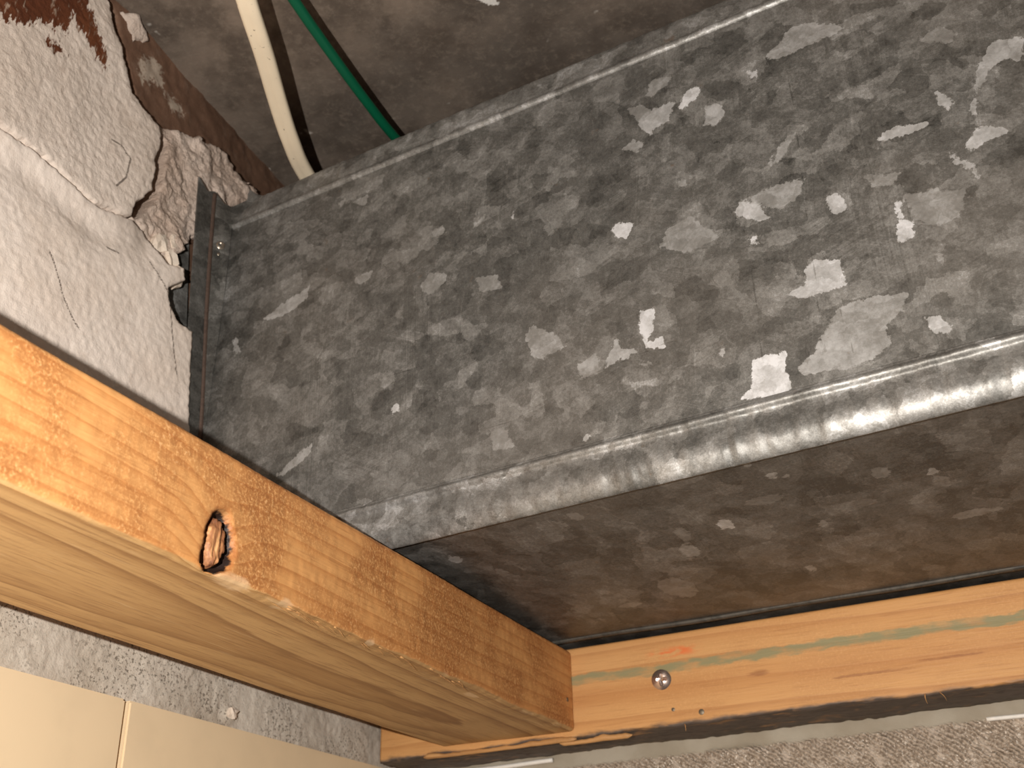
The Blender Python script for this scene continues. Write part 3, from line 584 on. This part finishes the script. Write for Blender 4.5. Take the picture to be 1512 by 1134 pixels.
V = np.stack([Xg, Lg, Zg], -1).reshape(-1, 3)
F = capped(nl, npt)
caps = np.array([[0, 0, 0, 0]])
Vc0 = np.vstack([V, [[-JW/2, ls[0], JH/2]], [[-JW/2, ls[-1], JH/2]]]); nv0 = len(V)
fan = [[nv0, (k+1) % npt, k, k] for k in range(npt)]
# end caps as quads folded on the centre point
q1 = np.array([[nv0, (k+2) % npt, k+1, k] for k in range(0, npt-1, 2)]); q2 = np.array([[nv0+1, (nl-1)*npt+k, (nl-1)*npt+k+1, (nl-1)*npt+(k+2) % npt] for k in range(0, npt-1, 2)])
z2 = lambda a: np.concatenate([a.ravel(), [0, 0]])
joist = mesh('timber_joist', Vc0, np.vstack([F, q1, q2]), M_joist, None, {'swirl': z2(cx0), 'bark': z2(bark), 'torn': z2(torn)}, mw=BM)
tag(joist, 'knotty orange pine joist running under the duct to the batten, greyed flat underside', 'joist')
# the loose knot in its bark ring
kp = np.array(KC)/1000.; cen = kp.mean(0)
ya = np.arange(-.286, -.266, .0004); zk = np.arange(-.0005, .0225, .0004)
Yk, Zk = np.meshgrid(ya, zk, indexing='ij'); dk = sdf(Yk*1000, Zk*1000, KC)+(fbm(Yk, Zk, 600, 97, 3)-.5)*1.6
hx = -.0012+(fbm(Yk*2.2, Zk*.35, 700, 98, 3)-.5)*.0018+.0008*sstep(0, 4, dk)
Xk = -.006+(hx+.006)*sstep(-.4, .9, dk)
Vk, Fk, _ = compact(np.stack([Xk, Yk, Zk], -1).reshape(-1, 3), gridfaces(len(ya), len(zk), dk > -.6))
mesh('knot', Vk, Fk, M_knot, joist)['label'] = 'dark loose knot ringed by black bark'
def splinter(name, a, b, r, parent, mat, bend=.001, seed=0):
    a = np.array(a); b = np.array(b); pts = [a+(b-a)*t+np.array([bend*math.sin(3*t+seed), bend*.4*math.sin(7*t+seed), bend*math.sin(5*t)])*t for t in np.linspace(0, 1, 8)]
    n_ = 6; V_, F_ = tube(pts, r, r*.5, n=n_)
    V_ = np.array(V_); P_ = np.repeat(np.array(pts), n_, 0); tap = np.repeat(np.linspace(1, .15, 8), n_)[:, None]
    return mesh(name, P_+(V_-P_)*tap, F_, mat, parent)
for k in range(22):
    l0 = -.285+.17*rng.rand()**1.3; dl = .004+.007*rng.rand()
    if -.283 < l0 < -.262: continue
    splinter('splinter', (-.0004-.003*rng.rand(), l0, .0002), (-.001-.003*rng.rand(), l0+dl*1.8, -.0004-.0010*rng.rand()), .00028+.0002*rng.rand(), joist, M_splint, .0006, k)
# old nail hole near the end of the joist
def disc(name, c, r, n_axis, mat, parent, dome=.3, recess=None, hole=0.0):
    """small round head: polar height field about local z, turned onto n_axis"""
    nr, na = 14, 40; V_ = [(0, 0, 0)]; F_ = []
    def h(x, y):
        q = math.hypot(x, y)/r; z = dome*r*(1-q*q)
        if recess:
            wd = recess
            if q < .62 and (abs(x) < wd*r or abs(y) < wd*r): z -= .45*r*(1-q)
        if hole and q < hole: z -= .5*r
        return z
    V_[0] = (0, 0, h(0, 0))
    for i in range(1, nr+1):
        for j in range(na):
            a = 2*math.pi*j/na; x = r*i/nr*math.cos(a); y = r*i/nr*math.sin(a); V_.append((x, y, h(x, y)))
    for j in range(na): V_.append((r*.9*math.cos(2*math.pi*j/na), r*.9*math.sin(2*math.pi*j/na), -.5*r))
    for j in range(na): F_.append((0, 1+j, 1+(j+1) % na))
    for i in range(nr):
        for j in range(na): F_.append((1+i*na+j, 1+(i+1)*na+j, 1+(i+1)*na+(j+1) % na, 1+i*na+(j+1) % na))
    o = mesh(name, V_, F_, mat, parent, smooth=not recess)
    o.rotation_mode = 'QUATERNION'; o.rotation_quaternion = Vector(n_axis).to_track_quat('Z', 'Y'); o.location = c
    return o
disc('nail', (.0001, -.0071, .0141), .0011, (1, 0, 0), M_nail, joist, .15)

# ------------------------------------------------------------------ batten
TB = .0367
pr = rrect(-TB, -.0015, -.045, 0, .0016, .0010); npt = len(pr)
xs = axis_((.003, .46, .0011), (.46, 1.3, .02)); nl = len(xs)
Xb = np.repeat(xs[:, None], npt, 1); Yb = np.repeat(pr[None, :, 0], nl, 0).copy(); Zb = np.repeat(pr[None, :, 1], nl, 0).copy()
lowf = sstep(-.042, -.0455, Zb)
Zb += lowf*((fbm(Xb, Yb, 60, 101, 3)-.5)*.0022+(fbm(Xb, Yb, 300, 102, 3)-.5)*.0010)
Yb += sstep(-.034, -.0366, Yb)*((fbm(Xb, Zb, 25, 103, 2)-.5)*.0008)+lowf*(fbm(Xb, Zb, 200, 104, 3)-.5)*.0012
V = np.vstack([np.stack([Xb, Yb, Zb], -1).reshape(-1, 3), [[xs[0], -TB/2, -.0225], [xs[-1], -TB/2, -.0225]]]); nv0 = nl*npt
q1 = np.array([[nv0, k, k+1, (k+2) % npt] for k in range(0, npt-1, 2)]); q2 = np.array([[nv0+1, (nl-1)*npt+(k+2) % npt, (nl-1)*npt+k+1, (nl-1)*npt+k] for k in range(0, npt-1, 2)])
batten = mesh('wall_batten', V, np.vstack([capped(nl, npt)[:, ::-1], q1, q2]), M_batten)
tag(batten, 'pale orange pine batten with a green streak, screwed along the cement wall below the duct', 'batten')
disc('screw', (.1648, -TB-.0006, -.0224), .0049, (.10, -1, -.12), M_zinc, batten, .28, recess=.17)['label'] = 'shiny cross-head screw'
disc('nail', (.1692, -TB-.0001, -.0372), .0009, (0, -1, 0), M_nail, batten, .2)
disc('nail', (.1831, -TB-.0001, -.0400), .0014, (0, -1, 0), M_nail, batten, .2)
def strip(name, x0, x1, c, ry, rz, seed):
    n = 60; V_ = []; xs_ = np.linspace(x0, x1, n); F_ = []
    for x in xs_:
        j = fbm(np.array([x]), np.array([0.3]), 160, seed, 3)[0]; e = min(1, (x-x0)/.003+.2, (x1-x)/.003+.2)
        for a in range(8):
            t = 2*math.pi*a/8; V_.append((x, c[0]+ry*math.cos(t)*e*(.6+.8*j), c[1]+(j-.5)*.0016+rz*math.sin(t)*e*(.5+.9*j)))
    for k in range(n-1):
        for a in range(8): F_.append((k*8+a, k*8+(a+1) % 8, k*8+8+(a+1) % 8, k*8+8+a))
    F_ += [tuple(range(8))[::-1], tuple((n-1)*8+a for a in range(8))]
    return mesh(name, V_, F_, M_splint, batten)
strip('splinter', .030, .118, (-.0368, -.0452), .0011, .0013, 7)
strip('splinter', .108, .147, (-.0355, -.0464), .0012, .0014, 9)
for k in range(9):
    x0 = .17+.26*rng.rand(); splinter('splinter', (x0, -.0365, -.0445), (x0+.004*rng.rand()-.001, -.0375, -.0475-.001*rng.rand()), .0004, batten, M_splint, .0006, k)

# ------------------------------------------------------------------ duct
D0 = np.array([0.0, -0.19599, 0.002735]); ex_ = np.array([0.999117, -0.040604, 0.010797]); ex_ /= np.linalg.norm(ex_)
ez_ = np.array([0, 0, 1.])-ex_*ex_[2]; ez_ /= np.linalg.norm(ez_); ey_ = np.cross(ez_, ex_)
DM = Matrix(((ex_[0], ey_[0], ez_[0], D0[0]), (ex_[1], ey_[1], ez_[1], D0[1]), (ex_[2], ey_[2], ez_[2], D0[2]), (0, 0, 0, 1)))
duct = bpy.data.objects.new('air_duct', None); COL.objects.link(duct); duct.matrix_world = DM
tag(duct, 'weathered galvanised sheet-metal duct coming out of the broken wall', 'duct')
xd = axis_((-.003, .43, .0012), (.43, 1.2, .02)); zd = axis_((.0195, .2015, .0012))
Xg, Zg = np.meshgrid(xd, zd, indexing='ij')
chip = np.full(Xg.shape, -9.0); level = np.full(Xg.shape, .5)
for b_, q in CHIPS:
    s_ = sdf(Xg*1000, Zg*1000, q); m_ = s_ > chip; chip = np.where(m_, s_, chip); level = np.where(m_, b_, level)
scr = np.minimum.reduce([dline(Xg*1000, Zg*1000, q) for q in SCR])
Yg = (fbm(Xg, Zg, 9, 111, 2)-.5)*.0022*sstep(0, .03, Zg-.0195)*sstep(0, .03, .2015-Zg)*sstep(0, .03, Xg)
mesh('front_panel', np.stack([Xg, Yg, Zg], -1).reshape(-1, 3), gridfaces(len(xd), len(zd)), M_front, duct, {'chip': chip, 'level': level, 'scratch': np.clip(scr, 0, 20)})
yb_ = axis_((.002, .185, .0016))
Xg, Yg = np.meshgrid(xd, yb_, indexing='ij')
chip = np.full(Xg.shape, -9.0); level = np.full(Xg.shape, .5)
for b_, cx, cy, a, c in SPOTS:
    s_ = (1-np.hypot((Xg*1000-cx)/a, (Yg*1000-cy)/c))*min(a, c); m_ = s_ > chip; chip = np.where(m_, s_, chip); level = np.where(m_, b_, level)
Zg = .0017-(.0024+.0108*Xg)*sstep(.01, .15, Yg-.0405*Xg)+(fbm(Xg, Yg, 12, 112, 2)-.5)*.0012*sstep(.002, .03, Yg)
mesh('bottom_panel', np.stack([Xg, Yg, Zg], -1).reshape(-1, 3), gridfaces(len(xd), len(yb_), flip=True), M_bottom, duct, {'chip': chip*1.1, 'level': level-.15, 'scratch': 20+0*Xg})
plate('top_panel', [(-.003, .004), (1.2, .004), (1.2, .185), (-.003, .185)], .0012, M_flange, duct, (0, 1, 2, .2005))
plate('back_panel', [(-.003, .002), (1.2, .002), (1.2, .200), (-.003, .200)], .0012, M_flange, duct, (0, 2, 1, .1852))
def sweepx(name, prof, xs_, mat, jit):
    P = np.array(prof, float); n = len(P)
    # refine the profile
    t = np.linspace(0, n-1, (n-1)*3+1); Pq = np.stack([np.interp(t, np.arange(n), P[:, k]) for k in (0, 1)], 1)
    for _ in range(2): Pq[1:-1] = .25*Pq[:-2]+.5*Pq[1:-1]+.25*Pq[2:]
    X_ = np.repeat(xs_[:, None], len(Pq), 1); Y_ = np.repeat(Pq[None, :, 0], len(xs_), 0).copy(); Z_ = np.repeat(Pq[None, :, 1], len(xs_), 0).copy()
    wgt = np.sin(np.linspace(0, np.pi, len(Pq)))[None, :]
    Y_ += wgt*((fbm(X_, Z_, 22, jit, 2)-.5)*.0012+(fbm(X_*1.0, Z_*.25, 380, jit+1, 2)-.5)*.0011)
    Z_ += wgt*((fbm(X_, X_*0, 12, jit+2, 2)-.5)*.0012)
    return mesh(name, np.stack([X_, Y_, Z_], -1).reshape(-1, 3), gridfaces(len(xs_), len(Pq), flip=True), mat, duct)
sweepx('corner_seam', [(a-.0022*max(0, (a+.001)/.0054), b*.755) for a, b in [(.0010, .0300), (-.0002, .0292), (-.0006, .0280), (-.0018, .0268), (-.0024, .0256), (-.0020, .0242), (-.0009, .0230), (-.0006, .0215), (-.0009, .0190),
    (-.0017, .0160), (-.0024, .0130), (-.0026, .0100), (-.0023, .0072), (-.0014, .0044), (.0000, .0022), (.0018, .0006), (.0034, .0000), (.0042, .0002), (.0044, .0010), (.0044, .0022)]], xd, M_seam, 120)
sweepx('top_seam', [(.0010, .1990), (-.0004, .1996), (-.0012, .2004), (-.0016, .2016), (-.0010, .2028), (-.0002, .2040), (.0000, .2070), (.0006, .2110), (.0012, .2150), (.0020, .2168),
    (.0034, .2174), (.0050, .2172), (.0056, .2160), (.0056, .2080), (.0056, .2005)], np.concatenate([[.0073], xd[xd > .0085]]), M_seam, 130)
# bead folded along the back edge, just over the batten
xb_ = np.linspace(.10, 1.1, 300)
Vb, Fb = tube([(x, .1525+.0405*x+.0006*math.sin(x*37), -.0006-.0108*x+.0003*math.sin(x*61)) for x in xb_], .0016, .0013, n=10)
mesh('back_bead', Vb, Fb, M_darkm, duct)
# collar at the wall
mm = lambda L: [tuple(c/1000 for c in p) for p in L]
def shell(name, pts, t, mat, nrm):
    """solid plate from a 3D outline, thickened along nrm"""
    n = len(pts); A = np.array(pts); B_ = A+np.array(nrm)*t
    F_ = [list(range(n)), list(range(n, 2*n))[::-1]]+[[k, n+k, n+(k+1) % n, (k+1) % n] for k in range(n)]
    o = mesh(name, np.vstack([A, B_]), F_, mat, duct, smooth=False)
    bm = bmesh.new(); bm.from_mesh(o.data); bmesh.ops.triangulate(bm, faces=[f for f in bm.faces if len(f.verts) > 4]); bmesh.ops.recalc_face_normals(bm, faces=bm.faces); bm.to_mesh(o.data); bm.free()
    return o
shell('collar_flange', mm([(3.3, -24.1, 220.0), (3.0, -17, 215.5), (2.8, -11.5, 218.9), (2.7, -11.2, 206.5), (2.0, -7.7, 154), (.9, -.6, 82.9), (0, -.2, 1), (0, -9, 1), (1.5, -14, 84.6), (2.4, -18.8, 147.7)]), .0010, M_flange, (-1, 0, 0))
shell('collar_web', mm([(2.7, -11.2, 206.5), (7.3, -1.2, 200.4), (6.2, -.7, 150), (3.0, -.4, 84), (.9, -.6, 82.9), (2.0, -7.7, 154)]), .0008, M_flange, (-.4, .6, 0))
shell('corner_tab', mm([(2.7, -11.2, 206.5), (7.3, -1.4, 200.4), (12, .4, 207), (24.8, 1.6, 215.7), (21.2, 1.8, 218.2), (6.8, -2.6, 212.8), (5.0, -6.5, 213.6), (2.8, -11.5, 218.9)]), .0008, M_flange, (-.3, .8, 0))
shell('corner_tab', mm([(-14.4, 20, 256), (6, 20, 234.8), (6, 20, 215), (-13.8, 20, 215)]), .0010, M_flange, (0, 1, 0))
Vf, Ff = tube(spline(mm([(2.9, -11.6, 217), (2.8, -11.4, 206.5), (2.1, -7.9, 154), (1.0, -1.3, 83), (.3, -.9, 20), (.2, -.9, 2)]), 60), .0013, .0009, up=(1, 0, 0), n=10)
mesh('rusty_fold', Vf, Ff, M_rust, duct)['label'] = 'rust-brown folded edge'
rv = disc('rivet', (.0044, -.0056, .1872), .0026, (.80, -.6, 0), M_rivet, duct, .35, hole=.42); rv['label'] = 'round steel rivet with a hollow centre'
disc('rivet', (.0042, -.0057, .1815), .0009, (.80, -.6, 0), M_rivet, duct, .35)
SL = [(-.0075, y/1000+.19599, z/1000-.0027) for y, z in SLV]
shell('sleeve', SL, .0012, M_seam, (-1, 0, 0))

# ------------------------------------------------------------------ cables under the ceiling
a = np.linspace(0, 2*np.pi, 28, endpoint=False)
prof = [(.0047*math.copysign(abs(math.cos(t))**.8, math.cos(t)), .0028*math.copysign(abs(math.sin(t))**.7, math.sin(t))*(1-.20*math.exp(-((math.cos(t)+.25)/.12)**2))) for t in a]
WC = [(.0915, -.3105, .300), (.0915, -.3100, .270), (.0905, -.3050, .247), (.0845, -.2904, .240), (.0710, -.2603, .240), (.0571, -.2314, .240), (.0457, -.206, .240), (.0359, -.1782, .240), (.028, -.13, .238), (.022, -.06, .236), (.02, -.01, .235)]
V_, F_ = tube(spline(WC, 120), 0, 0, prof=prof)
tag(mesh('electric_cable', V_, F_, M_wcab), 'cream flat twin cable bending down behind the duct rim', 'cable')
GC = [(.140, -.62, .262), (.110, -.38, .252), (.0972, -.2733, .250), (.0945, -.2504, .250), (.0917, -.2234, .250), (.0896, -.1988, .250), (.0882, -.1755, .250), (.087, -.13, .252), (.086, -.03, .252)]
V_, F_ = tube(spline(GC, 120), .0026, .0024)
tag(mesh('electric_cable', V_, F_, M_gcab), 'thin dark green wire hanging beside the cream cable', 'cable')
